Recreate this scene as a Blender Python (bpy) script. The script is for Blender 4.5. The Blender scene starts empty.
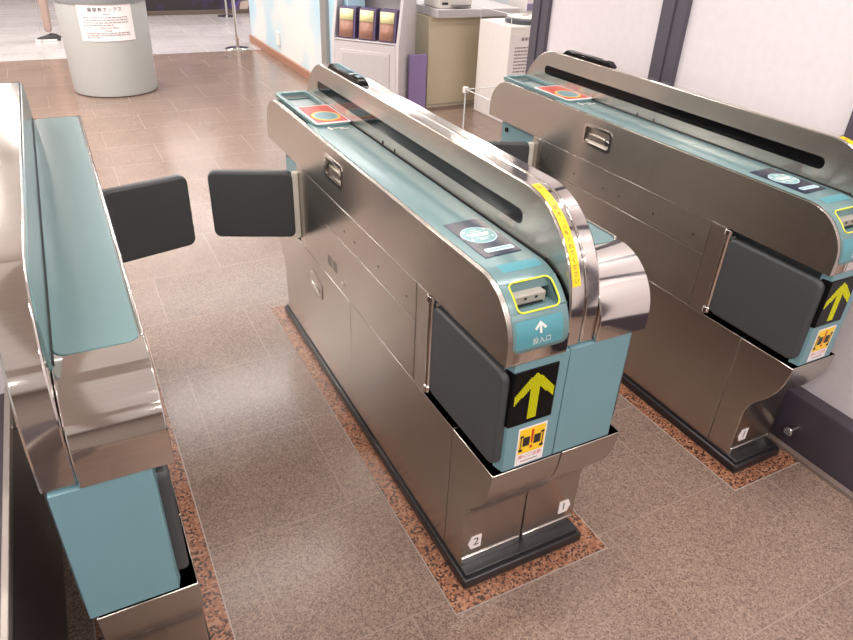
import bpy, bmesh, math, random
from mathutils import Vector, Matrix
random.seed(7)
PI = math.pi
SC = bpy.context.scene
COL = SC.collection

# ------------------------------------------------------------------ camera, world, light, exposure
cam_d = bpy.data.cameras.new('camera'); cam = bpy.data.objects.new('camera', cam_d); COL.objects.link(cam)
cam.location = (-0.72178, -1.03315, 1.63912)
cam.rotation_euler = (math.radians(58.52766), math.radians(-2.24827), math.radians(-27.258))
cam_d.sensor_width = 36; cam_d.lens = 36 * 675.4666 / 853; cam_d.clip_start = 0.02; cam_d.clip_end = 60
SC.camera = cam
W = bpy.data.worlds.new('world'); SC.world = W; W.use_nodes = True
W.node_tree.nodes['Background'].inputs[0].default_value = (1.0, 0.96, 0.95, 1)
W.node_tree.nodes['Background'].inputs[1].default_value = 0.55
SC.view_settings.view_transform = 'Standard'; SC.view_settings.look = 'None'
SC.view_settings.gamma = 1; SC.view_settings.use_curve_mapping = False
SC.view_settings.exposure = 0.18
def area_light(x, y, z, sx, sy, power, color=(1, .965, .94)):
    l = bpy.data.lights.new('ceiling_or_fill_lamp', 'AREA'); l.shape = 'RECTANGLE'; l.size = sx; l.size_y = sy
    l.energy = power; l.color = color
    o = bpy.data.objects.new('ceiling_or_fill_lamp', l); COL.objects.link(o); o.location = (x, y, z)
    return o
for ly, pw in ((-3.6, 30), (-2.6, 30), (-1.5, 30), (0.2, 32), (2.4, 14), (4.7, 40), (6.8, 30), (9.2, 46), (12.2, 38)):
    for lx in (-2.6, 0.6, 3.8):
        area_light(lx, ly, 2.74, 2.3, 0.11, pw)
for ly in (-4.2, -1.2, 1.8, 4.8, 7.8, 10.8):        # broad dim fill lights, added to brighten the ceiling in steel reflections
    for lx in (-2.6, 0.6, 3.8):
        area_light(lx, ly, 2.77, 3.0, 2.4, 6)

for dx_, dy_, pw in ((-1.5, 5.2, 60), (-1.9, 3.45, 60), (-3.2, 3.9, 45), (-1.3, 8.0, 45)):          # round downlights
    d_ = area_light(dx_, dy_, 2.72, .16, .16, pw, (1, .95, .88)); d_.data.shape = 'DISK'

# ------------------------------------------------------------------ materials
MATS = {}
def srgb(c):
    return tuple(((v / 255 + .055) / 1.055) ** 2.4 if v > 10 else v / 255 / 12.92 for v in c) + (1,)
def mat(name, rgb, rough=.5, metal=0, spec=.5, emit=None, alpha=None, trans=0, coat=0, noise=None):
    if name in MATS: return MATS[name]
    m = bpy.data.materials.new(name); m.use_nodes = True
    nt = m.node_tree; b = nt.nodes['Principled BSDF']
    col = srgb(rgb)
    b.inputs['Base Color'].default_value = col
    b.inputs['Roughness'].default_value = rough; b.inputs['Metallic'].default_value = metal
    b.inputs['Specular IOR Level'].default_value = spec
    if coat: b.inputs['Coat Weight'].default_value = coat; b.inputs['Coat Roughness'].default_value = .08
    if trans: b.inputs['Transmission Weight'].default_value = trans; b.inputs['IOR'].default_value = 1.1
    if emit: b.inputs['Emission Color'].default_value = col; b.inputs['Emission Strength'].default_value = emit
    amt, sc = noise if noise else (.06, 30)
    tc = nt.nodes.new('ShaderNodeTexCoord'); n = nt.nodes.new('ShaderNodeTexNoise'); n.inputs['Scale'].default_value = sc
    n.inputs['Detail'].default_value = 3
    mx = nt.nodes.new('ShaderNodeMix'); mx.data_type = 'RGBA'; mx.blend_type = 'MIX'
    nt.links.new(tc.outputs['Object'], n.inputs['Vector']); nt.links.new(n.outputs['Fac'], mx.inputs['Factor'])
    mx.inputs['A'].default_value = tuple(v * (1 - amt) for v in col[:3]) + (1,)
    mx.inputs['B'].default_value = tuple(min(1, v * (1 + amt)) for v in col[:3]) + (1,)
    nt.links.new(mx.outputs['Result'], b.inputs['Base Color'])
    MATS[name] = m
    return m
def steel(name, rgb, rough, aniso, tangent, streak):
    m = bpy.data.materials.new(name); m.use_nodes = True; nt = m.node_tree; b = nt.nodes['Principled BSDF']
    b.inputs['Metallic'].default_value = 1; b.inputs['Anisotropic'].default_value = aniso
    tc = nt.nodes.new('ShaderNodeTexCoord'); mp = nt.nodes.new('ShaderNodeMapping'); mp.inputs['Scale'].default_value = streak
    n = nt.nodes.new('ShaderNodeTexNoise'); n.inputs['Scale'].default_value = 1; n.inputs['Detail'].default_value = 2
    nt.links.new(tc.outputs['Object'], mp.inputs['Vector']); nt.links.new(mp.outputs['Vector'], n.inputs['Vector'])
    mr = nt.nodes.new('ShaderNodeMapRange'); mr.inputs['To Min'].default_value = rough - .015; mr.inputs['To Max'].default_value = rough + .02
    nt.links.new(n.outputs['Fac'], mr.inputs['Value']); nt.links.new(mr.outputs['Result'], b.inputs['Roughness'])
    mx = nt.nodes.new('ShaderNodeMix'); mx.data_type = 'RGBA'; c = srgb(rgb)
    mx.inputs['A'].default_value = tuple(v * .90 for v in c[:3]) + (1,); mx.inputs['B'].default_value = tuple(v * 1.08 for v in c[:3]) + (1,)
    nt.links.new(n.outputs['Fac'], mx.inputs['Factor']); nt.links.new(mx.outputs['Result'], b.inputs['Base Color'])
    if tangent:
        cx = nt.nodes.new('ShaderNodeCombineXYZ')
        for i in range(3): cx.inputs[i].default_value = tangent[i]
        nt.links.new(cx.outputs[0], b.inputs['Tangent'])
    MATS[name] = m
    return m
STEEL_SIDE = steel('brushed steel side', (184, 177, 169), .25, .8, (0, 0, 1), (20, 1.2, 260))
STEEL_BAND = steel('brushed steel band', (222, 217, 212), .075, 0, None, (3, 500, 500))
STEEL_DULL = steel('dull steel', (196, 188, 180), .30, 0, None, (20, 2, 500))
CHROME = mat('chrome', (215, 212, 208), .12, 1)
TEAL = mat('teal glossy plastic', (104, 132, 134), .22, noise=(.03, 8))
TEAL_PANEL = mat('teal painted metal', (112, 148, 157), .38, noise=(.04, 14))
TEAL_PALE = mat('pale grey teal plastic', (150, 162, 162), .25)
TEAL_DECAL = mat('teal decal', (84, 146, 157), .3)
DARK = mat('dark gap', (28, 28, 30), .6)
RECESS = mat('recess grey', (78, 84, 88), .5)
SEAM_GLINT = mat('seam edge glint', (176, 168, 160), .4, 1)  # pale core colour paints the glint of panel edges along the seams
BLACK = mat('black gloss', (12, 12, 14), .10, spec=.15)
PLINTH = mat('black plinth', (36, 33, 36), .3)
FLAP = mat('charcoal flap rubber', (64, 66, 68), .5, noise=(.06, 60))
WHITE = mat('white plastic', (226, 220, 214), .45)
CREAM = mat('cream post', (205, 198, 186), .5)
YELLOW = mat('yellow strip', (250, 205, 40), .35)
YLINE = mat('yellow line', (228, 228, 50), .35)
ORANGE = mat('orange mark', (230, 140, 30), .4)
INK = mat('black ink', (40, 36, 38), .5)
RED = mat('red print', (196, 78, 68), .4)
REDINK = mat('red ink', (205, 50, 30), .4)
NAVY = mat('navy print', (34, 42, 66), .25)
PALE = mat('pale print', (205, 225, 232), .4)
CIRC = mat('pale teal print', (132, 172, 176), .35)
LED = mat('led dots', (205, 198, 12), .5, emit=.42)
PAPER = mat('paper', (240, 230, 230), .7)
GREYINK = mat('grey ink', (150, 138, 138), .7)
ACRYL = mat('clear acrylic', (250, 250, 250), .02, trans=1.0)

def granite(name, c1, c2, c3, scale, joints, rough):
    m = bpy.data.materials.new(name); m.use_nodes = True; nt = m.node_tree; b = nt.nodes['Principled BSDF']
    tc = nt.nodes.new('ShaderNodeTexCoord')
    v = nt.nodes.new('ShaderNodeTexVoronoi'); v.inputs['Scale'].default_value = scale; v.inputs['Randomness'].default_value = 1
    nt.links.new(tc.outputs['Object'], v.inputs['Vector'])
    sep = nt.nodes.new('ShaderNodeSeparateColor'); nt.links.new(v.outputs['Color'], sep.inputs[0])
    cr = nt.nodes.new('ShaderNodeValToRGB'); cr.color_ramp.interpolation = 'CONSTANT'
    e = cr.color_ramp.elements; e[0].position = 0; e[0].color = srgb(c1); e[1].position = .25; e[1].color = srgb(c2)
    k = e.new(.75); k.color = srgb(c3)
    nt.links.new(sep.outputs[0], cr.inputs['Fac'])
    n = nt.nodes.new('ShaderNodeTexNoise'); n.inputs['Scale'].default_value = 2.2; n.inputs['Detail'].default_value = 5
    nt.links.new(tc.outputs['Object'], n.inputs['Vector'])
    mr = nt.nodes.new('ShaderNodeMapRange'); mr.inputs['From Min'].default_value = .3; mr.inputs['From Max'].default_value = .7
    mr.inputs['To Min'].default_value = .90; mr.inputs['To Max'].default_value = 1.08
    nt.links.new(n.outputs['Fac'], mr.inputs['Value'])
    mul = nt.nodes.new('ShaderNodeVectorMath'); mul.operation = 'SCALE'
    nt.links.new(cr.outputs['Color'], mul.inputs[0]); nt.links.new(mr.outputs['Result'], mul.inputs['Scale'])
    out = mul.outputs[0]
    if joints:
        mp = nt.nodes.new('ShaderNodeMapping'); mp.inputs['Location'].default_value = joints['loc']
        bt = nt.nodes.new('ShaderNodeTexBrick'); bt.inputs['Scale'].default_value = 1; bt.offset = joints['offset']
        bt.inputs['Brick Width'].default_value = joints['w']; bt.inputs['Row Height'].default_value = joints['h']
        bt.inputs['Mortar Size'].default_value = joints['m']; bt.inputs['Mortar Smooth'].default_value = .2
        bt.inputs['Color1'].default_value = (.96, .96, .96, 1); bt.inputs['Color2'].default_value = (1.04, 1.04, 1.04, 1)
        nt.links.new(tc.outputs['Object'], mp.inputs['Vector']); nt.links.new(mp.outputs['Vector'], bt.inputs['Vector'])
        vm = nt.nodes.new('ShaderNodeVectorMath'); vm.operation = 'MULTIPLY'
        nt.links.new(out, vm.inputs[0]); nt.links.new(bt.outputs['Color'], vm.inputs[1])
        mx = nt.nodes.new('ShaderNodeMix'); mx.data_type = 'RGBA'; mx.inputs['B'].default_value = srgb(joints['col'])
        nt.links.new(bt.outputs['Fac'], mx.inputs['Factor']); nt.links.new(vm.outputs[0], mx.inputs['A'])
        out = mx.outputs['Result']
    nt.links.new(out, b.inputs['Base Color'])
    b.inputs['Roughness'].default_value = rough
    if joints:
        rm = nt.nodes.new('ShaderNodeMapRange'); rm.inputs['To Min'].default_value = rough; rm.inputs['To Max'].default_value = .3
        nt.links.new(bt.outputs['Fac'], rm.inputs['Value']); nt.links.new(rm.outputs['Result'], b.inputs['Roughness'])
    return m
FLOOR_M = granite('pinkish granite tiles', (104, 86, 78), (131, 109, 97), (147, 126, 113), 250,
                  dict(loc=(.178 + .67 * 20, .03 + .45 * 40, 0), w=.67, h=.45, m=.0018, offset=.5, col=(136, 118, 108)), .21)
BORDER_M = granite('coarse red granite', (64, 44, 38), (140, 92, 68), (166, 120, 94), 165, None, .25)
TILE_M = granite('white glazed tiles', (178, 171, 171), (188, 181, 181), (196, 190, 189), 60,
                 dict(loc=(.2 + 6, .4, 0), w=.6, h=.6, m=.006, offset=0, col=(178, 170, 168)), .18)

# ------------------------------------------------------------------ mesh helpers
def finish(o, smooth=True, bevel=0, seg=2, angle=35):
    me = o.data
    if smooth:
        for p in me.polygons: p.use_smooth = True
        me.set_sharp_from_angle(angle=math.radians(angle))
    if bevel:
        md = o.modifiers.new('bevel', 'BEVEL'); md.width = bevel; md.segments = seg; md.limit_method = 'ANGLE'
        md.angle_limit = math.radians(40); md.harden_normals = False
    return o
def obj(name, verts, faces, m, parent=None, bevel=0, smooth=True, kind=None, label=None, angle=35):
    me = bpy.data.meshes.new(name); me.from_pydata([tuple(v) for v in verts], [], faces); me.update()
    bm = bmesh.new(); bm.from_mesh(me); bmesh.ops.recalc_face_normals(bm, faces=bm.faces); bm.to_mesh(me); bm.free()
    me.materials.append(m)
    o = bpy.data.objects.new(name, me); COL.objects.link(o)
    if parent: o.parent = parent
    if kind: o['kind'] = kind
    if label: o['label'] = label
    return finish(o, smooth, bevel, angle=angle)
class MB:
    def __init__(s): s.v = []; s.f = []
    def add(s, v, f):
        n = len(s.v); s.v += [tuple(p) for p in v]; s.f += [tuple(i + n for i in q) for q in f]; return s
    def box(s, a, b, rot=None, piv=None):
        v = [(x, y, z) for x in (a[0], b[0]) for y in (a[1], b[1]) for z in (a[2], b[2])]
        if rot is not None:
            p = Vector(piv or [(a[i] + b[i]) / 2 for i in range(3)]); v = [rot @ (Vector(q) - p) + p for q in v]
        return s.add(v, [(0, 1, 3, 2), (4, 6, 7, 5), (0, 4, 5, 1), (2, 3, 7, 6), (0, 2, 6, 4), (1, 5, 7, 3)])
    def cyl(s, p, q, r, n=20, r2=None):
        p = Vector(p); q = Vector(q); d = (q - p).normalized(); u = d.orthogonal().normalized(); w = d.cross(u)
        r2 = r if r2 is None else r2; v = []
        for c, rr in ((p, r), (q, r2)):
            v += [c + rr * (math.cos(2 * PI * i / n) * u + math.sin(2 * PI * i / n) * w) for i in range(n)]
        f = [(i, (i + 1) % n, n + (i + 1) % n, n + i) for i in range(n)] + [tuple(range(n))[::-1], tuple(range(n, 2 * n))]
        return s.add(v, f)
    def prism(s, poly, a, b, ax=0):
        def P(u, w, t):
            return (t, u, w) if ax == 0 else ((u, t, w) if ax == 1 else (u, w, t))
        n = len(poly); v = [P(u, w, a) for u, w in poly] + [P(u, w, b) for u, w in poly]
        return s.add(v, [(i, (i + 1) % n, n + (i + 1) % n, n + i) for i in range(n)] + [tuple(range(n))[::-1], tuple(range(n, 2 * n))])
    def build(s, name, m, parent=None, **k): return obj(name, s.v, s.f, m, parent, **k)
def rrect(x0, y0, x1, y1, r, n=6):
    p = []
    for cx, cy, a0 in ((x1 - r, y1 - r, 0), (x0 + r, y1 - r, 90), (x0 + r, y0 + r, 180), (x1 - r, y0 + r, 270)):
        for i in range(n + 1):
            a = math.radians(a0 + 90 * i / n); p.append((cx + r * math.cos(a), cy + r * math.sin(a)))
    return p
def circle(cx, cy, r, n=32, ry=None):
    return [(cx + r * math.cos(2 * PI * i / n), cy + (ry or r) * math.sin(2 * PI * i / n)) for i in range(n)]
def holed_plate(name, outer, holes, a, b, m, parent, ax=0, bevel=0, label=None):
    """polygon plate with real holes, extruded from a to b along an axis"""
    def P(u, w, t):
        return (t, u, w) if ax == 0 else ((u, t, w) if ax == 1 else (u, w, t))
    bm = bmesh.new(); loops = []
    for poly in [outer] + holes:
        vs = [bm.verts.new((u, w, 0)) for u, w in poly]
        for i in range(len(vs)): bm.edges.new((vs[i], vs[(i + 1) % len(vs)]))
        loops.append(len(vs))
    bmesh.ops.triangle_fill(bm, edges=bm.edges[:], use_beauty=True)
    bm.verts.index_update()
    pts = [(v.co.x, v.co.y) for v in bm.verts]; tris = [tuple(v.index for v in f.verts) for f in bm.faces]; bm.free()
    n = len(pts); verts = [P(u, w, a) for u, w in pts] + [P(u, w, b) for u, w in pts]
    faces = list(tris) + [tuple(i + n for i in t[::-1]) for t in tris]
    st = 0
    for L in loops:
        for i in range(L):
            p, q = st + i, st + (i + 1) % L; faces.append((p, q, q + n, p + n))
        st += L
    return obj(name, verts, faces, m, parent, bevel=bevel, label=label)
def thing(name, label, cat, loc=(0, 0, 0), group=None, rz=0):
    o = bpy.data.objects.new(name, None); COL.objects.link(o); o.location = loc; o.rotation_euler = (0, 0, rz)
    o.empty_display_size = .1
    o['label'] = label; o['category'] = cat
    if group: o['group'] = group
    return o
def tag(o, label, cat, group=None):
    o['label'] = label; o['category'] = cat
    if group: o['group'] = group
    return o
def text2d(s, size):
    """glyph mesh of a string, centred, as (verts2d, faces)"""
    c = bpy.data.curves.new('t', 'FONT'); c.body = s; c.size = size; c.align_x = 'CENTER'; c.align_y = 'CENTER'
    c.resolution_u = 3
    o = bpy.data.objects.new('t', c); COL.objects.link(o)
    dg = bpy.context.evaluated_depsgraph_get(); me = bpy.data.meshes.new_from_object(o.evaluated_get(dg))
    v = [(p.co.x, p.co.y) for p in me.vertices]; f = [tuple(p.vertices) for p in me.polygons]
    bpy.data.objects.remove(o); bpy.data.curves.remove(c); bpy.data.meshes.remove(me)
    return v, f
def text(name, s, size, fn, m, parent, vertical=False, step=1.05):
    mb = MB()
    if vertical:
        n = len(s)
        for i, ch in enumerate(s):
            v, f = text2d(ch, size)
            if not v: continue
            mb.add([fn(x, y + ((n - 1) / 2 - i) * size * step) for x, y in v], f)
    else:
        v, f = text2d(s, size); mb.add([fn(x, y) for x, y in v], f)
    return mb.build(name, m, parent, smooth=False)

# ------------------------------------------------------------------ profiles of the gate, in the (y, z) plane
MID = .83
class Prof:
    def __init__(s, pts):
        s.p = pts; s.s = [0]
        for a, b in zip(pts, pts[1:]): s.s.append(s.s[-1] + math.hypot(b[0] - a[0], b[1] - a[1]))
        s.zero = s.s[1]
    def at(s, t, off=0):
        t += s.zero; i = 0
        while i < len(s.p) - 2 and s.s[i + 1] < t: i += 1
        a, b = s.p[i], s.p[i + 1]; L = s.s[i + 1] - s.s[i]; k = (t - s.s[i]) / L
        y = a[0] + (b[0] - a[0]) * k; z = a[1] + (b[1] - a[1]) * k
        def nr(j):
            j = max(0, min(len(s.p) - 2, j)); p, q = s.p[j], s.p[j + 1]; l = math.hypot(q[0] - p[0], q[1] - p[1])
            return ((q[1] - p[1]) / l, -(q[0] - p[0]) / l)
        n0 = nr(i); n1 = nr(i + 1) if k > .5 else nr(i - 1); w = abs(k - .5)
        n = (n0[0] * (1 - w) + n1[0] * w, n0[1] * (1 - w) + n1[1] * w)
        return y + n[0] * off, z + n[1] * off
    def end(s): return s.s[-1] - s.zero
def nose_pts(d=0, n=16):
    return [(1.60, .974 - d), (.06, .974 - d)] + [(.06 - (.135 - d) * math.sin(PI / 2 * i / n), .842 + (.132 - d) * math.cos(PI / 2 * i / n)) for i in range(1, n + 1)] + [(-.075 + d, .80)]
def arch_pts(d=0, n=20):
    return [(1.50, 1.117 - d), (.16, 1.117 - d)] + [(.16 - (.223 - d) * math.sin(PI / 2 * i / n), .867 + (.25 - d) * math.cos(PI / 2 * i / n)) for i in range(1, n + 1)] + [(-.063 + d, .80)]
NOSE = Prof(nose_pts()); ARCH = Prof(arch_pts())
def mirror_closed(pts):
    h = pts[1:]                                     # near half: from the top down
    return h[::-1] + [(2 * MID - y, z) for y, z in h]
NOSE_FULL = mirror_closed(nose_pts()); ARCH_FULL = mirror_closed(arch_pts())
SC_F = [(-.076, .48), (-.074, .45), (-.067, .41), (-.054, .375), (-.030, .335), (0, .30), (.018, .272), (.027, .24), (.027, .045)]

def sheet(prof, rows, off):
    """rows: list of (s, xlo, xhi) -> strip mesh on the profile"""
    mb = MB(); v = []
    for s_, a, b in rows:
        y, z = prof.at(s_, off); v += [(a, y, z), (b, y, z)]
    return v, [(2 * i, 2 * i + 1, 2 * i + 3, 2 * i + 2) for i in range(len(rows) - 1)]
def frange(a, b, st):
    n = max(1, int(math.ceil((b - a) / st))); return [a + (b - a) * i / n for i in range(n + 1)]
def mapped_poly(prof, poly, off, thick=.0012):
    """small decal outline (x, s) laid on the profile, fan from centre with subdivided rows"""
    xs = [p[0] for p in poly]; ss = [p[1] for p in poly]; lo, hi = min(ss), max(ss)
    rows = []
    for s_ in frange(lo + 1e-5, hi - 1e-5, .004):
        cr = []
        for (x0, s0), (x1, s1) in zip(poly, poly[1:] + poly[:1]):
            if (s0 - s_) * (s1 - s_) < 0: cr.append(x0 + (x1 - x0) * (s_ - s0) / (s1 - s0))
        if len(cr) >= 2: rows.append((s_, min(cr), max(cr)))
    return sheet(prof, rows, off)
def solid(o, t):
    md = o.modifiers.new('solidify', 'SOLIDIFY'); md.thickness = t; md.offset = -1
    return o
def tube(pts, r, n=6, closed=True):
    mb = MB(); N = len(pts); P = [Vector(p) for p in pts]; v = []; f = []
    for i in range(N):
        a = P[(i - 1) % N] if closed or i else P[i]; b = P[(i + 1) % N] if closed or i < N - 1 else P[i]
        d = (b - a).normalized(); u = d.cross(Vector((1, 0, .01))); u = u.normalized() if u.length > 1e-4 else d.orthogonal().normalized(); w = d.cross(u)
        if i and u.dot(pu) < 0 and abs(u.dot(pu)) > .2: u = -u; w = -w
        pu = u
        v += [P[i] + r * (math.cos(2 * PI * k / n) * u + math.sin(2 * PI * k / n) * w) for k in range(n)]
    for i in range(N if closed else N - 1):
        j = (i + 1) % N
        f += [(i * n + k, i * n + (k + 1) % n, j * n + (k + 1) % n, j * n + k) for k in range(n)]
    return mb.add(v, f)

# ------------------------------------------------------------------ swing flap of a gate
def flap(parent, hinge, ang, side, name='swing_flap', z0=.522, z1=.772, L=.318, label=None):
    """rounded charcoal leaf; starts at hinge (x, y) and runs towards angle ang (from +x); its pivot rod is a sub-part"""
    R = Matrix.Rotation(ang, 4, 'Z')
    mb = MB(); t = .019
    mb.prism(rrect(.012, z0, L, z1, .028, 8), -t, t, ax=1)
    vs = [R @ Vector(v) + Vector((hinge[0], hinge[1], 0)) for v in mb.v]
    o = obj(name, vs, mb.f, FLAP, parent, bevel=.010, label=label)
    o.modifiers['bevel'].segments = 4
    b = MB(); b.box((-.008, -.013, z0 - .004), (.016, .013, z1 - .002))
    vs = [R @ Vector(v) + Vector((hinge[0], hinge[1], 0)) for v in b.v]
    obj('hinge_bracket', vs, b.f, CREAM, o, bevel=.003)
    return o

# ------------------------------------------------------------------ left half of a gate: ticket feed side, x 0 .. 0.206
def left_half(G, number=None):
    # lower cabinet panels
    far = [(2 * .82 - y, z) for y, z in SC_F]
    g = .0012
    MB().prism([(.00, .05), (.04, .05), (.04, .24), (.01, .29), (-.06, .40), (-.065, .475), (1.70, .475), (1.70, .4), (1.6, .26), (1.6, .05)][1:], .004, .204).build('cabinet_core', SEAM_GLINT, G)
    MB().prism([(.12 - g, .48), (.12 - g, .048)] + [(y, max(z, .048)) for y, z in SC_F[::-1]], 0, .2045).build('front_housing', STEEL_SIDE, G, bevel=.0025)
    MB().prism([(.12 + g, .048), (.835 - g, .048), (.835 - g, .48), (.12 + g, .48)], 0, .2045).build('service_door', STEEL_SIDE, G, bevel=.001)
    d = MB().prism([(.835 + g, .48), (.835 + g, .048)] + [(y, max(z, .048)) for y, z in far[::-1]], 0, .2045).build('rear_service_door', STEEL_SIDE, G, bevel=.0015)
    l = MB().prism(rrect(1.125, .335, 1.255, .408, .012), -.0025, .001).build('door_latch', STEEL_DULL, d, bevel=.001)
    k = MB().prism(rrect(1.15, .35, 1.235, .372, .009), -.007, -.002).build('latch_lever', CHROME, l, bevel=.002)
    MB().box((.004, .0235, .046), (.200, .03, .074)).build('kick_strip', CHROME, G, bevel=.002)
    # middle panels
    MB().prism([(.29, .485), (1.36, .485), (1.36, .80), (.29, .80)], .004, .2).build('body_core', SEAM_GLINT, G)
    MB().prism([(.352, .68 + g), (1.30, .68 + g), (1.30, .80 - g), (.352, .80 - g)], 0, .1).build('upper_side_panel', STEEL_SIDE, G, bevel=.001)
    p = MB().prism([(.352, .48 + g), (1.30, .48 + g), (1.30, .68 - g), (.352, .68 - g)], 0, .1).build('lower_side_panel', STEEL_SIDE, G, bevel=.001)
    q = MB()
    for i in range(9):
        for j in range(5):
            if i == 4: continue
            y = .958 + i * .0105; z = .535 + j * .008; q.cyl((-.0006, y, z), (.001, y, z), .0028, 8)
    q.build('speaker_holes', DARK, p)
    MB().cyl((-.003, .90, .522), (.002, .90, .522), .011, 20).build('key_lock', CHROME, p)
    for y in (1.25, 1.06, .875, .785, .602, .41): MB().cyl((-.0006, y, .727), (.002, y, .727), .0042, 10).build('sensor_hole', DARK, G)
    # hinge columns and flap recesses
    for a, b in ((.285, .35), (1.303, 1.365)):
        MB().box((0.001, a, .482), (.1, b, .798)).build('hinge_column', STEEL_DULL, G, bevel=.001)
    r = MB(); r.cyl((.012, .283, .487), (.012, .283, .795), .011, 16); r.build('hinge_post', STEEL_BAND, G, bevel=.001)
    for z in (.49, .775): MB().cyl((.012, .283, z), (.012, .283, z + .02), .0155, 16).build('hinge_collar', CHROME, G, bevel=.002)
    MB().box((.066, -.03, .482), (.2, .29, .798)).build('recess_wall', RECESS, G)
    MB().box((.058, 1.36, .482), (.2, 1.70, .798)).build('rear_recess_wall', TEAL_PANEL, G, bevel=.003)
    MB().cyl((.052, 1.655, .742), (.06, 1.655, .742), .011, 16).build('rear_sensor', BLACK, G)
    # teal front
    fr = MB().prism([(.022, -.040), (.030, -.071), (.1785, -.071), (.1785, -.02), (.07, -.02)], .4805, .7985, ax=2).build('front_panel', TEAL_PANEL, G, bevel=.002)
    # LED arrow display, wrapping round the corner
    dsp = MB().prism([(.0205, -.046), (.0285, -.0735), (.153, -.0735), (.153, -.06), (.04, -.06), (.03, -.04)], .618, .776, ax=2).build('arrow_display', BLACK, G, bevel=.004)
    dots = MB(); x0, x1, zb, zt = .036, .146, .628, .766
    A = [(.5, .99), (1.0, .60), (1.0, .38), (.61, .69), (.61, .03), (.39, .03), (.39, .69), (0, .38), (0, .60)]
    def inside(u, w):
        c = False
        for (a1, b1), (a2, b2) in zip(A, A[1:] + A[:1]):
            if (b1 > w) != (b2 > w) and u < (a2 - a1) * (w - b1) / (b2 - b1) + a1: c = not c
        return c
    N = 26
    for i in range(N):
        for j in range(N + 4):
            u = (i + .5) / N; w = (j + .5) / (N + 4)
            if inside(u, w):
                x = x0 + u * (x1 - x0); z = zb + w * (zt - zb); h = .0013
                dots.box((x - h, -.0745, z - h), (x + h, -.0733, z + h))
    dots.build('led_arrow', LED, dsp, smooth=False)
    # caution sticker
    yv = -.0722
    st = MB().box((.064, yv, .487), (.146, -.0705, .603)).build('caution_sticker', PAPER, G)
    MB().box((.068, yv - .0004, .522), (.142, yv + .0002, .599)).build('yellow_field', YELLOW, st)
    q = MB()
    q.box((.072, yv - .0008, .536), (.075, yv, .578)); q.box((.079, yv - .0008, .545), (.099, yv, .573)); q.box((.111, yv - .0008, .545), (.131, yv, .573))
    q.box((.135, yv - .0008, .536), (.138, yv, .578)); q.box((.069, yv - .0008, .53), (.080, yv, .538)); q.box((.130, yv - .0008, .53), (.141, yv, .538))
    q.box((.070, yv - .0008, .574), (.080, yv, .58)); q.box((.130, yv - .0008, .574), (.140, yv, .58))
    q.build('gate_pictogram', INK, st, smooth=False)
    q = MB(); q.prism([(.1015, .592), (.1085, .592), (.1070, .550), (.1030, .550)], yv - .0012, yv, ax=1); q.cyl((.105, yv - .0012, .5385), (.105, yv, .5385), .0045, 14)
    q.build('exclamation_mark', REDINK, st, smooth=False)
    text('sticker_text', '扉にご注意', .0135, lambda x, y: (.105 + x, yv - .0006, .511 + y), REDINK, st)
    MB().box((.08, yv - .0004, .4955), (.130, yv, .4985)).build('small_print', GREYINK, st)
    # top side panel with grip recess
    grip = rrect(.885, .868, 1.035, .934, .014)
    top_side = holed_plate('top_side_panel', NOSE_FULL, [grip], 0, .018, STEEL_SIDE, G, bevel=.0035)
    q = MB()
    o_ = rrect(.878, .861, 1.042, .941, .018); i_ = rrect(.888, .871, 1.032, .931, .012); n = len(o_)
    q.add([(-.0025, y, z) for y, z in o_] + [(-.0025, y, z) for y, z in i_] + [(.001, y, z) for y, z in o_] + [(.012, y, z) for y, z in i_],
          [(i, (i + 1) % n, n + (i + 1) % n, n + i) for i in range(n)] + [(i, (i + 1) % n, 2 * n + (i + 1) % n, 2 * n + i) for i in range(n)] + [(n + i, n + (i + 1) % n, 3 * n + (i + 1) % n, 3 * n + i) for i in range(n)])
    hr = q.build('grip_frame', CHROME, top_side)
    MB().prism(rrect(.882, .865, 1.038, .937, .014), .0135, .0178).build('grip_back', STEEL_DULL, hr)
    MB().prism(rrect(.925, .880, 1.02, .905, .008), .006, .013).build('grip_plate', STEEL_DULL, hr, bevel=.002)
    MB().cyl((.004, .905, .893), (.013, .905, .893), .011, 18).build('grip_knob', CHROME, hr, bevel=.002)
    # inner core set back behind the nose
    core = [(.05, .80), (.05, .90), (.075, .955), (1.44, .955), (1.44, .930), (1.66, .930), (1.69, .90), (1.72, .80)]
    MB().prism(core, .018, .162).build('top_core', DARK, G)
    # steel lip beneath the nose, near and far
    v, f = sheet(NOSE, [(s_, .018, .162) for s_ in frange(.196, NOSE.end(), .006)], 0)
    solid(obj('nose_lip', v, f, STEEL_BAND, G), .004)
    MB().box((.018, -.072, .7985), (.162, .06, .8035)).build('nose_underside', STEEL_DULL, G)
    v2 = [(x, 2 * MID - y, z) for x, y, z in sheet(NOSE, [(s_, .018, .162) for s_ in frange(.03, NOSE.end(), .006)], 0)[0]]
    solid(obj('rear_nose', v2, [tuple(i) for i in sheet(NOSE, [(s_, .018, .162) for s_ in frange(.03, NOSE.end(), .006)], 0)[1]], TEAL, G), .004)
    # teal cover with the ticket mouth cut out
    a, b = .0125, .1585; s0, s1, xl, xr = .063, .131, .033, .141; se = .222
    def half(s_):
        r = .02
        if s_ > se - r: return r - math.sqrt(max(0, r * r - (s_ - (se - r)) ** 2))
        return 0
    cov = MB()
    ys = frange(-1.20, -.002, .06) + frange(0, s0, .005)
    cov.add(*sheet(NOSE, [(s_, a, b) for s_ in ys], .002))
    cov.add(*sheet(NOSE, [(s_, a, xl) for s_ in frange(s0, s1, .005)], .002))
    cov.add(*sheet(NOSE, [(s_, xr, b) for s_ in frange(s0, s1, .005)], .002))
    cov.add(*sheet(NOSE, [(s_, a + half(s_), b - half(s_)) for s_ in frange(s1, se, .003)], .002))
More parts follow.
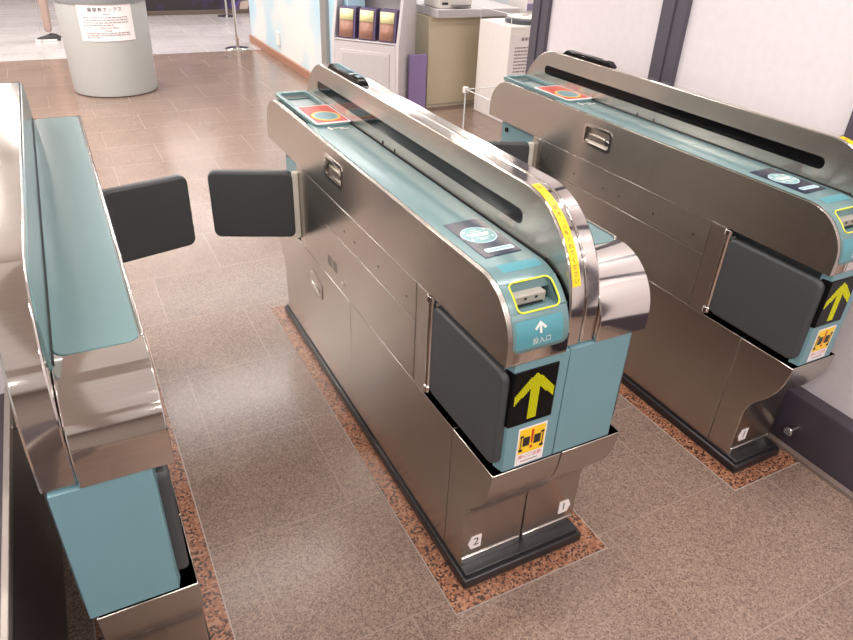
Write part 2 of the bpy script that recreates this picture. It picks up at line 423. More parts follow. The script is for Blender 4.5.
    c = obj('top_cover', cov.v, cov.f, TEAL, G); c.modifiers.new('weld', 'WELD').merge_threshold = .0005
    solid(c, .006); bv = c.modifiers.new('bevel', 'BEVEL'); bv.width = .0015; bv.segments = 2; bv.angle_limit = math.radians(50)
    # pocket
    yt, zt_ = NOSE.at(s0, -.002); yb, zb_ = NOSE.at(s1, -.002)
    q = MB()
    q.add([(xl, yt, zt_), (xr, yt, zt_), (xr, yt - .006, .940), (xl, yt - .006, .940)], [(0, 1, 2, 3)])          # upper slope
    q.add([(xl, yb, zb_), (xr, yb, zb_), (xr, .005, zb_ - .004), (xl, .005, zb_ - .004)], [(0, 1, 2, 3)])        # floor of the pocket
    for x in (xl, xr):
        q.add([(x, yt, zt_), (x, yb, zb_), (x, .01, zb_ - .004), (x, .01, zt_)], [(0, 1, 2, 3)])
    tr = q.build('ticket_pocket', TEAL, G, smooth=False)
    mm = MB(); mm.box((xl + .004, -.028, zb_ + .002), (xr - .022, -.004, .942)); mo = mm.build('ticket_mouth', mat('mouth cream', (158, 152, 144), .4), tr, bevel=.003, label='cream ticket mouth')
    q = MB(); q.box((xl + .010, -.030, zb_ + .004), (xr - .030, -.0275, zb_ + .0075)); q.box((.062, -.0295, .931), (.068, -.0275, .936)); q.box((.09, -.0295, .931), (.096, -.0275, .936))
    q.build('mouth_slot', DARK, mo)
    ring = []
    for x, s_ in rrect(xl - .001, s0 - .001, xr + .001, s1 + .001, .014, 5):
        y, z = NOSE.at(s_, .0035); ring.append((x, y, z))
    rr = []
    for p0, p1 in zip(ring, ring[1:] + ring[:1]):
        for t in range(2): rr.append(tuple(p0[i] + (p1[i] - p0[i]) * t / 2 for i in range(3)))
    # re-project straight spans on the curve
    out = []
    poly = rrect(xl - .001, s0 - .001, xr + .001, s1 + .001, .014, 5)
    for (xa, sa), (xb, sb) in zip(poly, poly[1:] + poly[:1]):
        kk = max(1, int(math.hypot(xb - xa, sb - sa) / .006))
        for t in range(kk):
            x = xa + (xb - xa) * t / kk; s_ = sa + (sb - sa) * t / kk; y, z = NOSE.at(s_, .0022); out.append((x, y, z))
    tube(out, .0021).build('yellow_outline', YLINE, tr)
    # decals on the nose
    v, f = mapped_poly(NOSE, rrect(.040, .000, .146, .031, .002, 3), .0024); d1 = obj('teal_label', v, f, TEAL_DECAL, c)
    v, f = mapped_poly(NOSE, rrect(.020, .148, .142, .212, .003, 3), .0024); d2 = obj('inlet_label', v, f, TEAL_DECAL, c)
    def on_nose(cx, cs, off=.003):
        return lambda x, y: (cx + x,) + NOSE.at(cs - y, off)
    mbx = MB(); F = on_nose(.083, .168)
    for poly in ([(-.0028, -.014), (.0028, -.014), (.0028, .005), (-.0028, .005)], [(-.016, -.002), (-.011, -.006), (0, .006), (0, .013)], [(.016, -.002), (.011, -.006), (0, .006), (0, .013)]):
        mbx.add([F(*p) for p in poly], [(0, 1, 2, 3)])
    mbx.build('white_arrow', WHITE, d2, smooth=False)
    text('inlet_text', '投入口', .0165, on_nose(.086, .199), WHITE, d2)
    # reader sign
    zt = .9765
    sg = MB().prism([(.038, .098), (.139, .104), (.139, .300), (.038, .296)], zt - .001, zt + .0015, ax=2).build('card_sign', NAVY, c, bevel=.0008)
    zz = zt + .0019
    def flat(poly, m_, nm, z=zz, par=sg): return MB().prism(poly, z - .0006, z, ax=2).build(nm, m_, par, smooth=False)
    flat(circle(.088, .211, .0445, 40), PALE, 'sign_ring'); flat(circle(.088, .211, .0415, 40), CIRC, 'sign_disc', zz + .0004)
    q = MB()
    for k, (ww, hh, yy) in enumerate(((.060, .008, .216), (.048, .006, .206), (.03, .003, .228), (.034, .003, .192), (.022, .003, .184), (.018, .003, .238))):
        q.box((.088 - ww / 2, yy - hh / 2, zz), (.088 + ww / 2, yy + hh / 2, zz + .0008))
    for dx, dy in ((-.03, .232), (.028, .235), (-.028, .19), (.03, .196)): q.cyl((.088 + dx, dy, zz), (.088 + dx, dy, zz + .0008), .004, 10)
    q.build('sign_lettering', WHITE, sg, smooth=False)
    flat(rrect(.056, .119, .132, .138, .006), PALE, 'sign_bar')
    q = MB()
    for i in range(9): q.box((.062 + i * .0075, .126, zz), (.0665 + i * .0075, .131, zz + .0006))
    q.build('bar_lettering', TEAL_DECAL, sg, smooth=False)
    # far tray: basin, raised rim, red sticker, clear cover
    MB().box((.036, 1.452, .935), (.158, 1.685, .966)).build('tray_basin', TEAL_PALE, G)
    holed_plate('tray_rim', rrect(.028, 1.195, .1635, 1.700, .028), [rrect(.044, 1.458, .152, 1.672, .018)], .970, .984, TEAL, G, ax=2, bevel=.004)
    zt = .9845
    stk = MB().prism(rrect(.034, 1.205, .163, 1.448, .004), zt - .001, zt + .0004, ax=2).build('red_sticker', PAPER, G)
    flat(rrect(.042, 1.218, .158, 1.440, .004), RED, 'red_field', zt + .0010, stk)
    flat(circle(.100, 1.295, .050, 40, .062), YELLOW, 'yellow_ring', zt + .0016, stk)
    flat(circle(.100, 1.295, .044, 40, .053), CIRC, 'green_ring', zt + .0022, stk)
    flat(circle(.100, 1.295, .036, 40, .042), TEAL_PANEL, 'teal_disc', zt + .0028, stk)
    q = MB(); q.box((.06, 1.165, .9765), (.12, 1.170, .9775)); q.box((.066, 1.150, .9765), (.073, 1.188, .9775)); q.box((.10, 1.150, .9765), (.132, 1.156, .9775))
    q.build('white_mark', WHITE, c, smooth=False)
    # arch, left half
    ar = MB().prism(ARCH_FULL, .165, .2065).build('arch', STEEL_SIDE, G, bevel=.004)
    ar.data.materials.append(STEEL_BAND)
    for p in ar.data.polygons:
        if abs(p.normal.x) < .5: p.material_index = 1        # brushing runs across the curved edge band
    sl = MB().prism(rrect(.150, 1.014, 1.560, 1.051, .0175, 8), .1642, .170).build('sensor_window', BLACK, ar, label='long black sensor window', bevel=.0006)
    for y in (.94, .85): MB().box((.1635, y - .0025, .978), (.166, y + .0025, .990)).build('seam_clip', DARK, ar)
    MB().box((.162, .045, .965), (.1655, 1.62, .979)).build('seam_gasket', DARK, ar)
    # yellow strip down the arch nose
    v, f = sheet(ARCH, [(s_, .1705, .1925) for s_ in frange(.020, .288, .006)], .0008); ys_ = obj('yellow_strip', v, f, YELLOW, ar)
    q = MB()
    for sc_ in (.030, .098):
        obj('orange_mark', *sheet(ARCH, [(s_, .175, .188) for s_ in frange(sc_, sc_ + .012, .004)], .0013), ORANGE, ys_)
    text('strip_text', 'きっぷを入れてください', .0135, lambda x, y: (.1815 + x,) + ARCH.at(.200 - y, .0016), INK, ys_, vertical=True, step=1.12)
    # status lamp on top of the arch
    lm = MB(); lm.prism([(1.13, 1.115), (1.16, 1.135), (1.43, 1.135), (1.46, 1.115)], .168, .204)
    lamp = lm.build('status_lamp', BLACK, ar, bevel=.005)
    MB().box((.178, 1.18, 1.1345), (.194, 1.21, 1.1365)).build('lamp_window', CHROME, lamp)
    # flaps
    flap(G, (.026, .290), -PI / 2, -1, name='near_flap', L=.352, z0=.494, z1=.772)
    flap(G, (-.004, 1.360), math.radians(180 - 23), -1, name='far_flap', L=.325, z0=.508)
    if number:
        pl = MB().prism([(.022, .122), (.032, .099), (.064, .099), (.064, .147), (.032, .147)], .0255, .028, ax=1).build('number_plate', PAPER, G)
        text('number', number, .042, lambda x, y: (.047 + x, .0250, .125 + y), INK, pl)

# ------------------------------------------------------------------ right half of a gate: x 0.209 .. 0.393
def right_half(G, number=None, ax0=.2085, px0=.181):
    far = [(2 * .82 - y, z) for y, z in SC_F]
    g = .0012; X0, X1 = .2085, .396
    MB().prism([(.04, .05), (.04, .24), (.01, .29), (-.06, .40), (-.065, .475), (1.70, .475), (1.70, .4), (1.6, .26), (1.6, .05)], X0 + .002, X1 - .004).build('cabinet_core', SEAM_GLINT, G)
    MB().prism([(.12 - g, .48), (.12 - g, .048)] + [(y, max(z, .048)) for y, z in SC_F[::-1]], X0, X1).build('front_housing', STEEL_SIDE, G, bevel=.0025)
    MB().prism([(.12 + g, .048), (.835 - g, .048), (.835 - g, .48), (.12 + g, .48)], X0, X1).build('service_door', STEEL_SIDE, G, bevel=.001)
    MB().prism([(.835 + g, .48), (.835 + g, .048)] + [(y, max(z, .048)) for y, z in far[::-1]], X0, X1).build('rear_service_door', STEEL_SIDE, G, bevel=.0015)
    MB().box((X0 + .003, .0235, .046), (X1 - .004, .03, .074)).build('kick_strip', CHROME, G, bevel=.002)
    MB().box((X0, .352, .482), (X1, 1.30, .798)).build('side_panel', STEEL_SIDE, G, bevel=.001)
    for a, b in ((.285, .35), (1.303, 1.365)):
        MB().box((.29, a, .482), (X1 - .001, b, .798)).build('hinge_column', STEEL_DULL, G, bevel=.001)
    MB().box((.19, -.03, .482), (.327, .29, .798)).build('recess_wall', RECESS, G)
    MB().box((X0, 1.36, .482), (.335, 1.70, .798)).build('rear_recess_wall', TEAL_PANEL, G, bevel=.003)
    MB().prism([(px0, -.071), (.3600, -.071), (.366, -.045), (.33, -.02), (px0, -.02)], .4805, .7985, ax=2).build('front_panel', TEAL_PANEL, G, bevel=.002)
    # barrel-nosed top housing
    MB().prism(NOSE_FULL, .2480, .3980).build('top_housing', STEEL_BAND, G, bevel=.0025)
    c = MB().prism(rrect(.2525, .064, .389, 1.60, .022, 8), .970, .9765, ax=2).build('top_cover', TEAL, G, bevel=.0015)
    rail = MB().box((.3905, .075, .972), (.3978, 1.60, .979)); rail.build('edge_rail', CHROME, G, bevel=.003)
    # arch, right half
    ar = MB().prism(ARCH_FULL, ax0, .2470).build('arch', STEEL_BAND, G, bevel=.004)
    inner = [(y, z) for y, z in mirror_closed(arch_pts(.006))]
    MB().prism([(max(y, .035), max(z, .90)) for y, z in inner], .2465, .2500).build('arch_side_cover', TEAL, ar, bevel=.001)
    MB().box((.2495, .045, .960), (.2535, 1.62, .9785)).build('seam_gasket', DARK, ar)
    flap(G, (.368, .290), -PI / 2, 1, name='near_flap', L=.345, z0=.494, z1=.772)
    flap(G, (.385, 1.375), math.radians(14), 1, name='far_flap', L=.315, z0=.508, z1=.78)
    if number:
        pl = MB().prism([(.378, .122), (.368, .099), (.336, .099), (.336, .147), (.368, .147)], .0255, .028, ax=1).build('number_plate', PAPER, G)
        text('number', number, .042, lambda x, y: (.352 + x, .0250, .125 + y), INK, pl)

def plinth(G, x0, x1):
    MB().box((x0, -.022, 0), (x1, 1.655, .034)).build('plinth', PLINTH, G, bevel=.006)
    q = MB(); q.box((x0 + .010, -.010, .03), (x1 - .010, 1.645, .046)); q.build('plinth_step', PLINTH, G, bevel=.004)

# ================================================================== SETTING
def struct(name, mb, m, **k): return mb.build(name, m, kind='structure', **k)
struct('floor', MB().box((-6, -6, -.05), (7, 8.05, 0)), FLOOR_M, smooth=False)
struct('floor', MB().box((-6, 8.05, -.05), (7, 18, 0)), TILE_M, smooth=False)
PLASTER = mat('ceiling white', (226, 222, 218), .8)
struct('ceiling', MB().box((-6, -6, 2.78), (7, 18, 2.85)), PLASTER, smooth=False)
struct('wall_back', MB().box((-6, -6.1, 0), (7, -6, 2.78)), mat('back wall', (150, 138, 130), .7), smooth=False)
struct('wall_far', MB().box((-6, 18, 0), (7, 18.1, 2.78)), mat('far wall', (205, 198, 194), .7), smooth=False)

def border(n, x0, x1):
    o, i = [(x0 - .055, -.078), (x1 + .055, -.078), (x1 + .055, 1.71), (x0 - .055, 1.71)], [(x0, -.022), (x1, -.022), (x1, 1.655), (x0, 1.655)]
    t = holed_plate('trim_%d' % n, o, [i], 0.0, .0025, BORDER_M, None, ax=2); t['kind'] = 'structure'
    o2 = [(x0 - .0585, -.0815), (x1 + .0585, -.0815), (x1 + .0585, 1.7135), (x0 - .0585, 1.7135)]
    t = holed_plate('trim_%d' % (n + 3), o2, [o], 0.0, .0015, mat('joint', (158, 146, 138), .5), None, ax=2); t['kind'] = 'structure'
border(1, -.010, .403); border(2, 1.07, 1.30); border(3, -1.08 + .198, -.677)

# right partition: dark base, frosted panels, mullions
MULL = mat('dark mullion', (84, 78, 88), .4); BASE = mat('dark base paint', (66, 58, 66), .3, noise=(.12, 6))
FROST = mat('frosted white panel', (230, 221, 224), .35)
struct('baseboard_right', MB().prism([(1.362, .0), (1.362, .20), (1.37, .213), (1.56, .213), (1.56, 0)], -3.5, 1.935, ax=1), BASE, bevel=.002)
struct('trim_7', MB().box((1.338, -3.5, 0), (1.361, 1.935, .016)), mat('brown sill strip', (122, 106, 98), .4), bevel=.002)
for k, (a, b) in enumerate(((1.09, 1.81), (.225, .96), (-.64, .10), (-1.49, -.76), (-2.35, -1.61))):
    struct('wall_right', MB().box((1.43, a - .02, .213), (1.45, b + .02, 2.78)), FROST)
for k, (a, b) in enumerate(((1.81, 1.935), (.96, 1.09), (.10, .225), (-.76, -.64), (-1.61, -1.49))):
    q = MB(); q.box((1.412, a, .213), (1.47, b, 2.78)); q.box((1.405, a + .06, .213), (1.413, b - .004, 2.78))
    struct('trim_%d' % (8 + k), q, MULL, bevel=.004)
bs = bpy.data.objects['baseboard_right']
q = MB(); q.cyl((1.325, -.012, .098), (1.363, -.012, .098), .012, 16); q.cyl((1.318, -.012, .098), (1.332, -.012, .098), .016, 16)
q.build('bolt', CHROME, bs, bevel=.002)
# left partition
bl = struct('baseboard_left', MB().box((-1.24, -3.5, 0), (-1.000, 1.30, .52)), BASE, bevel=.003)
struct('trim_13', MB().box((-1.012, -3.5, .52), (-.998, .68, .545)), mat('aluminium strip', (176, 166, 158), .35, metal=.6), bevel=.002)
struct('wall_left', MB().box((-1.24, .69, .52), (-1.004, 1.30, .98)), FROST)
q = MB(); q.cyl((-1.005, .56, .50), (-.955, .56, .50), .009, 16); q.cyl((-.985, .56, .50), (-.965, .56, .50), .015, 16)
q.build('bolt', CHROME, bl)

# ================================================================== GATES
G1 = thing('ticket_gate', 'wide steel and teal ticket gate in the middle, numbered 2 and 1 at its foot', 'ticket gate', (0, 0, 0), 'ticket gates in a row')
plinth(G1, -.010, .403); left_half(G1, '2'); right_half(G1, '1')
G2 = thing('ticket_gate', 'steel and teal ticket gate on the right, against the frosted white partition', 'ticket gate', (1.08, 0, 0), 'ticket gates in a row')
plinth(G2, -.010, .222); left_half(G2, '1')
G3 = thing('ticket_gate', 'ticket gate at the left edge showing a plain teal top and blank teal front', 'ticket gate', (-1.08, 0, 0), 'ticket gates in a row')
plinth(G3, .198, .403); right_half(G3, ax0=.190, px0=.199)

# ================================================================== FAR OBJECTS
# collection drum
D = thing('collection_box', 'grey cylindrical collection box with a white notice on its front', 'collection box', (-.235, 6.38, 0))
def lathe(prof, n=64, c=(0, 0)):
    v = []; f = []
    for r, z in prof: v += [(c[0] + r * math.cos(2 * PI * i / n), c[1] + r * math.sin(2 * PI * i / n), z) for i in range(n)]
    for k in range(len(prof) - 1): f += [(k * n + i, k * n + (i + 1) % n, (k + 1) * n + (i + 1) % n, (k + 1) * n + i) for i in range(n)]
    f += [tuple(range(n))[::-1], tuple(range((len(prof) - 1) * n, len(prof) * n))]
    return MB().add(v, f)
DR = mat('drum grey paint', (178, 178, 176), .45, noise=(.02, 4))
lathe([(.372, .012), (.376, .03), (.386, .80)]).build('drum_body', DR, D)
lathe([(.365, 0), (.365, .014)]).build('base_ring', mat('drum base', (90, 72, 66), .5), D)
lathe([(.396, .80), (.396, .85), (.38, .87), (.16, .93)]).build('drum_lid', mat('drum lid', (128, 128, 130), .4), D)
def drum(x, y, off=.002):
    r = .3840 + off; a = math.radians(-90.5) + x / r; return (r * math.cos(a), r * math.sin(a), .648 + y)
nv = MB(); N = 14; hw, hh = .235, .150
nv.add([drum(-hw + 2 * hw * i / N, yy, .003) for i in range(N + 1) for yy in (-hh, hh)], [(2 * i, 2 * i + 2, 2 * i + 3, 2 * i + 1) for i in range(N)])
no = nv.build('notice', PAPER, D)
text('notice_title', '乗車券ボックス', .042, lambda x, y: drum(x, .107 + y, .005), INK, no)
text('notice_heading', 'Collection Box', .030, lambda x, y: drum(x, -.038 + y, .005), GREYINK, no)
q = MB()
for zc, wd, x0 in ((.073, .05, -.02), (.045, .39, -.195), (.024, .40, -.20), (.003, .40, -.20), (-.016, .25, -.20), (-.064, .06, -.03), (-.084, .38, -.185), (-.101, .38, -.185), (-.118, .12, -.185)):
    x = x0
    while x < x0 + wd - .01:
        w_ = random.choice((.012, .018, .026, .034)); w_ = min(w_, x0 + wd - x)
        n0 = len(q.v); q.add([drum(x, zc - .004, .005), drum(x + w_, zc - .004, .005), drum(x + w_, zc + .004, .005), drum(x, zc + .004, .005)], [(0, 1, 2, 3)]); x += w_ + .006
q.build('notice_small_print', GREYINK, no, smooth=False)

# side wall with orange skirting, at the left of the brochure stand
m = bpy.data.materials.new('pale blue mottled wall'); m.use_nodes = True; nt = m.node_tree; b = nt.nodes['Principled BSDF']
tc = nt.nodes.new('ShaderNodeTexCoord'); n = nt.nodes.new('ShaderNodeTexNoise'); n.inputs['Scale'].default_value = 1.6; n.inputs['Detail'].default_value = 1
cr = nt.nodes.new('ShaderNodeValToRGB'); cr.color_ramp.elements[0].position = .42; cr.color_ramp.elements[0].color = srgb((226, 222, 218)); cr.color_ramp.elements[1].position = .62; cr.color_ramp.elements[1].color = srgb((184, 210, 222))
nt.links.new(tc.outputs['Object'], n.inputs['Vector']); nt.links.new(n.outputs['Fac'], cr.inputs['Fac']); nt.links.new(cr.outputs['Color'], b.inputs['Base Color']); b.inputs['Roughness'].default_value = .45
WALLB = m
struct('wall_side', MB().box((1.69, 5.75, 0), (1.85, 8.62, 2.78)), WALLB)
struct('baseboard_side', MB().box((1.66, 5.75, 0), (1.69, 8.64, .085)), mat('orange brown skirting', (160, 114, 92), .5), bevel=.004)
struct('trim_14', MB().box((1.655, 5.60, 0), (1.70, 5.76, 2.6)), mat('grey post', (150, 146, 142), .4, metal=.3), bevel=.004)
struct('wall_side', MB().box((1.69, 5.10, 0), (1.85, 5.60, 2.6)), mat('light blue wall', (172, 206, 220), .5))
ob = MB().box((1.668, 7.28, .165), (1.69, 7.40, .315)).build('outlet_cover', WHITE, None, bevel=.004)
tag(ob, 'small white cover plate on the pale wall above the orange skirting', 'cover plate')

# stanchions
def stanchion(x, y, label):
    t = thing('barrier_post', label, 'barrier post', (x, y, 0), 'chrome barrier posts')
    lathe([(.155, 0), (.155, .008), (.13, .018), (.03, .028)]).build('base', CHROME, t)
    MB().cyl((0, 0, .02), (0, 0, .95), .02, 20).build('pole', CHROME, t)
    lathe([(.028, .93), (.03, .96), (.02, .985)]).build('cap', CHROME, t)
stanchion(1.383, 8.16, 'chrome barrier post on a round base, the nearer one beside the orange skirting')
stanchion(1.90, 10.95, 'chrome barrier post farther back, in front of the dark purple display')

# dark display with purple picture
m = bpy.data.materials.new('dark purple artwork'); m.use_nodes = True; nt = m.node_tree; b = nt.nodes['Principled BSDF']
tc = nt.nodes.new('ShaderNodeTexCoord'); n = nt.nodes.new('ShaderNodeTexNoise'); n.inputs['Scale'].default_value = 2.2; n.inputs['Detail'].default_value = 3
cr = nt.nodes.new('ShaderNodeValToRGB'); e = cr.color_ramp.elements; e[0].position = .45; e[0].color = srgb((44, 34, 38)); e[1].position = .57; e[1].color = srgb((58, 44, 84))
k = e.new(.60); k.color = srgb((96, 70, 140)); k = e.new(.66); k.color = srgb((70, 58, 58)); k = e.new(.7); k.color = srgb((190, 170, 160))
nt.links.new(tc.outputs['Object'], n.inputs['Vector']); nt.links.new(n.outputs['Fac'], cr.inputs['Fac']); nt.links.new(cr.outputs['Color'], b.inputs['Base Color']); b.inputs['Roughness'].default_value = .4
T = thing('display_board', 'dark display board with a purple picture standing on the far white tiles', 'display board', (1.55, 11.3, 0))
MB().box((-.95, -.03, .06), (1.25, .03, 1.5)).build('picture', m, T)
q = MB(); q.box((-.98, -.05, 0), (1.28, .05, .065)); q.build('base_rail', mat('brown rail', (96, 80, 70), .5), T, bevel=.005)
MB().box((-.99, -.045, .06), (-.95, .045, 1.54)).build('frame_post', MULL, T); MB().box((1.25, -.045, .06), (1.29, .045, 1.54)).build('frame_post', MULL, T)

# brochure stand (turned towards the gates)
ang = math.atan2(-.46, .417)
S = thing('brochure_stand', 'white floor-standing brochure rack with a sloped front and a panelled door', 'brochure rack', (1.525, 5.111, 0), rz=ang)
RACK = mat('rack white', (200, 192, 194), .45)
Wd, Dp = .66, .40
def sp(y0, z): return y0 + (z - .60) * .16
q = MB(); q.prism([(0, 0), (0, .60), (.25, 1.5), (Dp, 1.5), (Dp, 0)], 0, .03); q.build('side_panel', RACK, S, bevel=.004)
q = MB(); q.prism([(0, 0), (0, .60), (.25, 1.5), (Dp, 1.5), (Dp, 0)], Wd - .03, Wd); q.build('side_panel', RACK, S, bevel=.004)
MB().box((.03, Dp - .03, 0), (Wd - .03, Dp, 1.5)).build('back_panel', RACK, S)
MB().box((.03, .18, .56), (Wd - .03, Dp - .03, .605)).build('shelf', RACK, S); MB().box((.03, .17, 1.02), (Wd - .03, Dp - .03, 1.04)).build('shelf', RACK, S)
MB().box((.03, .0, .04), (Wd - .03, .03, .60)).build('front_panel', RACK, S, bevel=.002)
MB().box((.03, .0, .585), (Wd - .03, .17, .605)).build('front_ledge', RACK, S, bevel=.003)
dr = MB().box((.09, -.008, .08), (Wd - .09, .0, .52)).build('door', RACK, S, bevel=.003)
MB().box((.11, -.011, .10), (Wd - .11, -.007, .50)).build('door_inset', mat('rack inset', (190, 183, 184), .5), dr, bevel=.002)
Rs = Matrix.Rotation(ang, 4, 'Z')
BSIDE = mat('holder violet grey', (92, 78, 112), .4); BF1 = mat('brochure yellow', (246, 232, 176), .5, noise=(.2, 40)); BF2 = mat('brochure brown', (160, 118, 100), .5, noise=(.4, 30))
for i, lb in enumerate(('brochures in a violet holder on the rack shelf, leftmost of three', 'brochures in a violet holder on the rack shelf, middle of three', 'brochures in a violet holder on the rack shelf, rightmost of three')):
    x = .06 + i * .195
    p = Rs @ Vector((x, .03, .607)); t = thing('brochure_holder', lb, 'brochure holder', (p.x + 1.525, p.y + 5.111, p.z), 'brochure holders on the rack', rz=ang)
    MB().prism([(0, 0), (.035, .255), (.15, .255), (.15, 0)], 0, .16).build('holder_box', BSIDE, t, bevel=.004)
    q = MB(); q.add([(.01, -.006, .012), (.14, -.006, .012), (.14, .014, .15), (.01, .014, .15)], [(0, 1, 2, 3)])
    br = q.build('brochure', BF2, t); solid(br, .003)
    q = MB(); q.add([(.01, .014, .15), (.14, .014, .15), (.14, .028, .24), (.01, .028, .24)], [(0, 1, 2, 3)])
    bt = q.build('brochure_heading', BF1, br); solid(bt, .003)

# purple bin between rack and cabinet
o = MB().box((2.115, 4.70, 0), (2.29, 4.735, .50)).build('purple_panel', mat('purple board', (142, 122, 168), .45), None, bevel=.004)
tag(o, 'narrow purple board standing between the brochure rack and the beige cabinet', 'board')

# beige cabinet with counter box and printer
Cb = thing('counter_cabinet', 'beige cabinet with a white overhanging counter top', 'cabinet', (2.33, 4.76, 0))
MB().box((0, 0, .03), (.90, .6, .80)).build('cabinet_body', mat('beige laminate', (196, 182, 156), .5), Cb, bevel=.004)
MB().box((.01, .02, 0), (.89, .58, .03)).build('toe_strip', mat('pale strip', (210, 198, 180), .5), Cb)
MB().box((.03, -.10, .801), (.90, .6, .87)).build('counter_top', mat('counter grey white', (190, 184, 184), .4), Cb, bevel=.004)
pr = thing('counter_printer', 'low white printer with dark slots on the beige cabinet counter', 'printer', (2.40, 4.72, .871))
MB().box((0, 0, 0), (.34, .30, .20)).build('printer_body', WHITE, pr, bevel=.01)
q = MB(); q.box((.03, -.004, .03), (.09, .002, .05)); q.box((.03, -.004, .075), (.28, .002, .085)); q.box((.10, -.004, .13), (.30, .002, .17)); q.build('paper_slot', INK, pr)
q = MB(); q.box((.12, -.05, .02), (.30, .0, .035)); q.build('output_tray', mat('tray grey', (130, 126, 128), .4), pr, bevel=.003)

# white pedestal with device and notice, acrylic hood
P = thing('white_pedestal', 'white box pedestal with a printed notice on its front, beyond the right gate', 'pedestal', (2.75, 4.08, 0))
MB().box((0, 0, 0), (.55, .50, .80)).build('pedestal_body', mat('pedestal white', (240, 232, 228), .5), P, bevel=.004)
nt_ = MB().box((.03, -.003, .30), (.40, 0, .74)).build('notice', PAPER, P)
q = MB()
for i in range(12):
    x = .06
    if i == 0:
        for k in range(4): q.box((.12 + k * .035, -.005, .69), (.145 + k * .035, -.003, .715))
        continue
    while x < .33:
        w_ = random.choice((.012, .02, .03)); q.box((x, -.005, .655 - i * .028), (x + w_, -.003, .667 - i * .028)); x += w_ + .007
q.build('notice_print', GREYINK, nt_, smooth=False)
dv = thing('round_device', 'round flat white device with a dark rim on the white pedestal', 'device', (3.04, 4.30, .80))
lathe([(.17, 0), (.175, .012), (.175, .035), (.165, .045)]).build('rim', mat('device rim', (96, 98, 104), .4), dv)
lathe([(.160, .040), (.16, .052), (.10, .056)]).build('cover', WHITE, dv)
MB().box((-.03, -.008, .056), (.03, .008, .06)).build('button', mat('device button', (170, 150, 140), .4), dv)
hd = thing('acrylic_hood', 'clear acrylic hood over the round device on the white pedestal', 'acrylic hood', (2.752, 4.084, .801))
q = MB(); q.box((0, 0, 0), (.004, .49, .095)); q.build('side_sheet', ACRYL, hd); MB().box((.004, 0, 0), (.54, .004, .095)).build('front_sheet', ACRYL, hd)
q = MB(); q.cyl((.001, .001, 0), (.001, .001, .097), .003, 8); q.cyl((.001, .49, 0), (.001, .49, .097), .003, 8); q.cyl((.001, .001, .096), (.001, .49, .096), .003, 8); q.cyl((.001, .001, .096), (.54, .001, .096), .003, 8)
q.build('sheet_edges', mat('acrylic edge', (232, 236, 236), .3), hd)
o = MB().box((3.32, 4.70, .0), (3.66, 5.0, 1.15)).build('white_carton', mat('white carton', (238, 230, 226), .6), None, bevel=.004)
tag(o, 'tall white carton behind the white pedestal with a violet label', 'carton')
MB().box((3.33, 4.69, .84), (3.47, 4.70, .90)).build('violet_label', mat('violet label', (150, 140, 172), .5), o)

# clear acrylic screen behind the right gate
A_ = thing('acrylic_screen', 'clear acrylic screen with a white corner clip behind the right gate', 'acrylic screen', (1.70, 3.0, 0))
MB().box((.004, -.003, 0), (.60, .003, .60)).build('front_sheet', ACRYL, A_); MB().box((-.003, -.50, 0), (.003, -.003, .60)).build('side_sheet', ACRYL, A_)
q = MB(); q.cyl((0, 0, 0), (0, 0, .60), .005, 8); q.cyl((0, 0, .60), (.60, 0, .60), .0028, 8); q.cyl((0, 0, .60), (0, -.50, .60), .0028, 8)
q.build('sheet_edges', mat('acrylic edge', (232, 236, 236), .3), A_)
MB().box((-.016, -.016, .575), (.016, .016, .615)).build('corner_clip', WHITE, A_, bevel=.003)

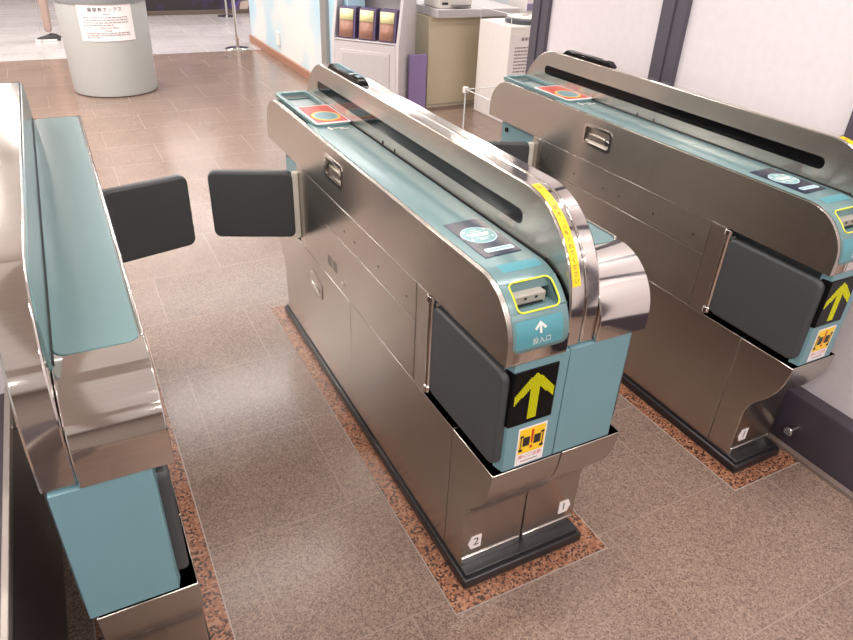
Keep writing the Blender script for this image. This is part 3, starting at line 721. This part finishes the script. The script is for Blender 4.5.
# person far away: only a foot shows past the drum
def person(x, y):
    me = bpy.data.meshes.new('person')
    V = [(0, 0, .95), (0, 0, 1.15), (0, 0, 1.38), (0, 0, 1.50), (0, -.02, 1.58), (0, -.02, 1.68),
         (-.10, 0, .90), (-.12, -.02, .50), (-.13, .02, .10), (.10, 0, .90), (.13, .02, .50), (.14, .10, .12),
         (-.19, 0, 1.40), (-.24, .02, 1.12), (-.25, -.05, .88), (.19, 0, 1.40), (.24, .02, 1.12), (.25, -.05, .88)]
    E = [(0, 1), (1, 2), (2, 3), (3, 4), (4, 5), (0, 6), (6, 7), (7, 8), (0, 9), (9, 10), (10, 11), (2, 12), (12, 13), (13, 14), (2, 15), (15, 16), (16, 17)]
    Rr = [.13, .12, .14, .06, .075, .085, .095, .075, .060, .095, .075, .060, .055, .042, .03, .055, .042, .03]
    me.from_pydata(V, E, []); o = bpy.data.objects.new('person', me); COL.objects.link(o); o.location = (x, y, 0)
    md = o.modifiers.new('skin', 'SKIN'); 
    if not me.skin_vertices: 
        bpy.context.view_layer.objects.active = o
    for i, sv in enumerate(me.skin_vertices[0].data): sv.radius = (Rr[i], Rr[i] * .8); sv.use_root = i == 0
    ss = o.modifiers.new('sub', 'SUBSURF'); ss.levels = 2; ss.render_levels = 2
    me.materials.append(mat('beige clothing', (170, 146, 136), .8))
    for sx, sy in ((-.13, .02), (.14, .10)):
        sh = MB()
        rings = []
        for t, w_, h_ in ((-.10, .030, .05), (-.06, .042, .075), (0, .042, .085), (.06, .046, .06), (.12, .044, .045), (.17, .026, .03)):
            rings.append([(sx - t + .02, sy + w_ * c, .008 + h_ * max(0, s_)) for c, s_ in ((-1, 0), (-.9, .6), (-.45, 1), (.45, 1), (.9, .6), (1, 0))])
        n = 6; v = [p for r_ in rings for p in r_]; f = []
        for k in range(5): f += [(k * n + i, k * n + i + 1, (k + 1) * n + i + 1, (k + 1) * n + i) for i in range(5)] + [(k * n + 5, k * n, (k + 1) * n, (k + 1) * n + 5)]
        f += [tuple(range(6)), tuple(range(30, 36))]
        s_o = sh.add(v, f).build('shoe', mat('dark sneaker', (48, 44, 48), .6), o)
        so = MB().prism(circle(0, 0, 1, 20), 0, .028, ax=2); so.v = [(sx - .015 + .16 * a, sy + .05 * b_, c) for a, b_, c in so.v]
        so.build('sole', WHITE, s_o, bevel=.004)
    hair = lathe([(.085, 1.66), (.095, 1.70), (.08, 1.76), (.02, 1.785)], 20); hair.build('hair', INK, o)
    tag(o, 'person in beige clothing and dark sneakers, standing behind the grey collection box', 'person')
person(-.58, 9.22)
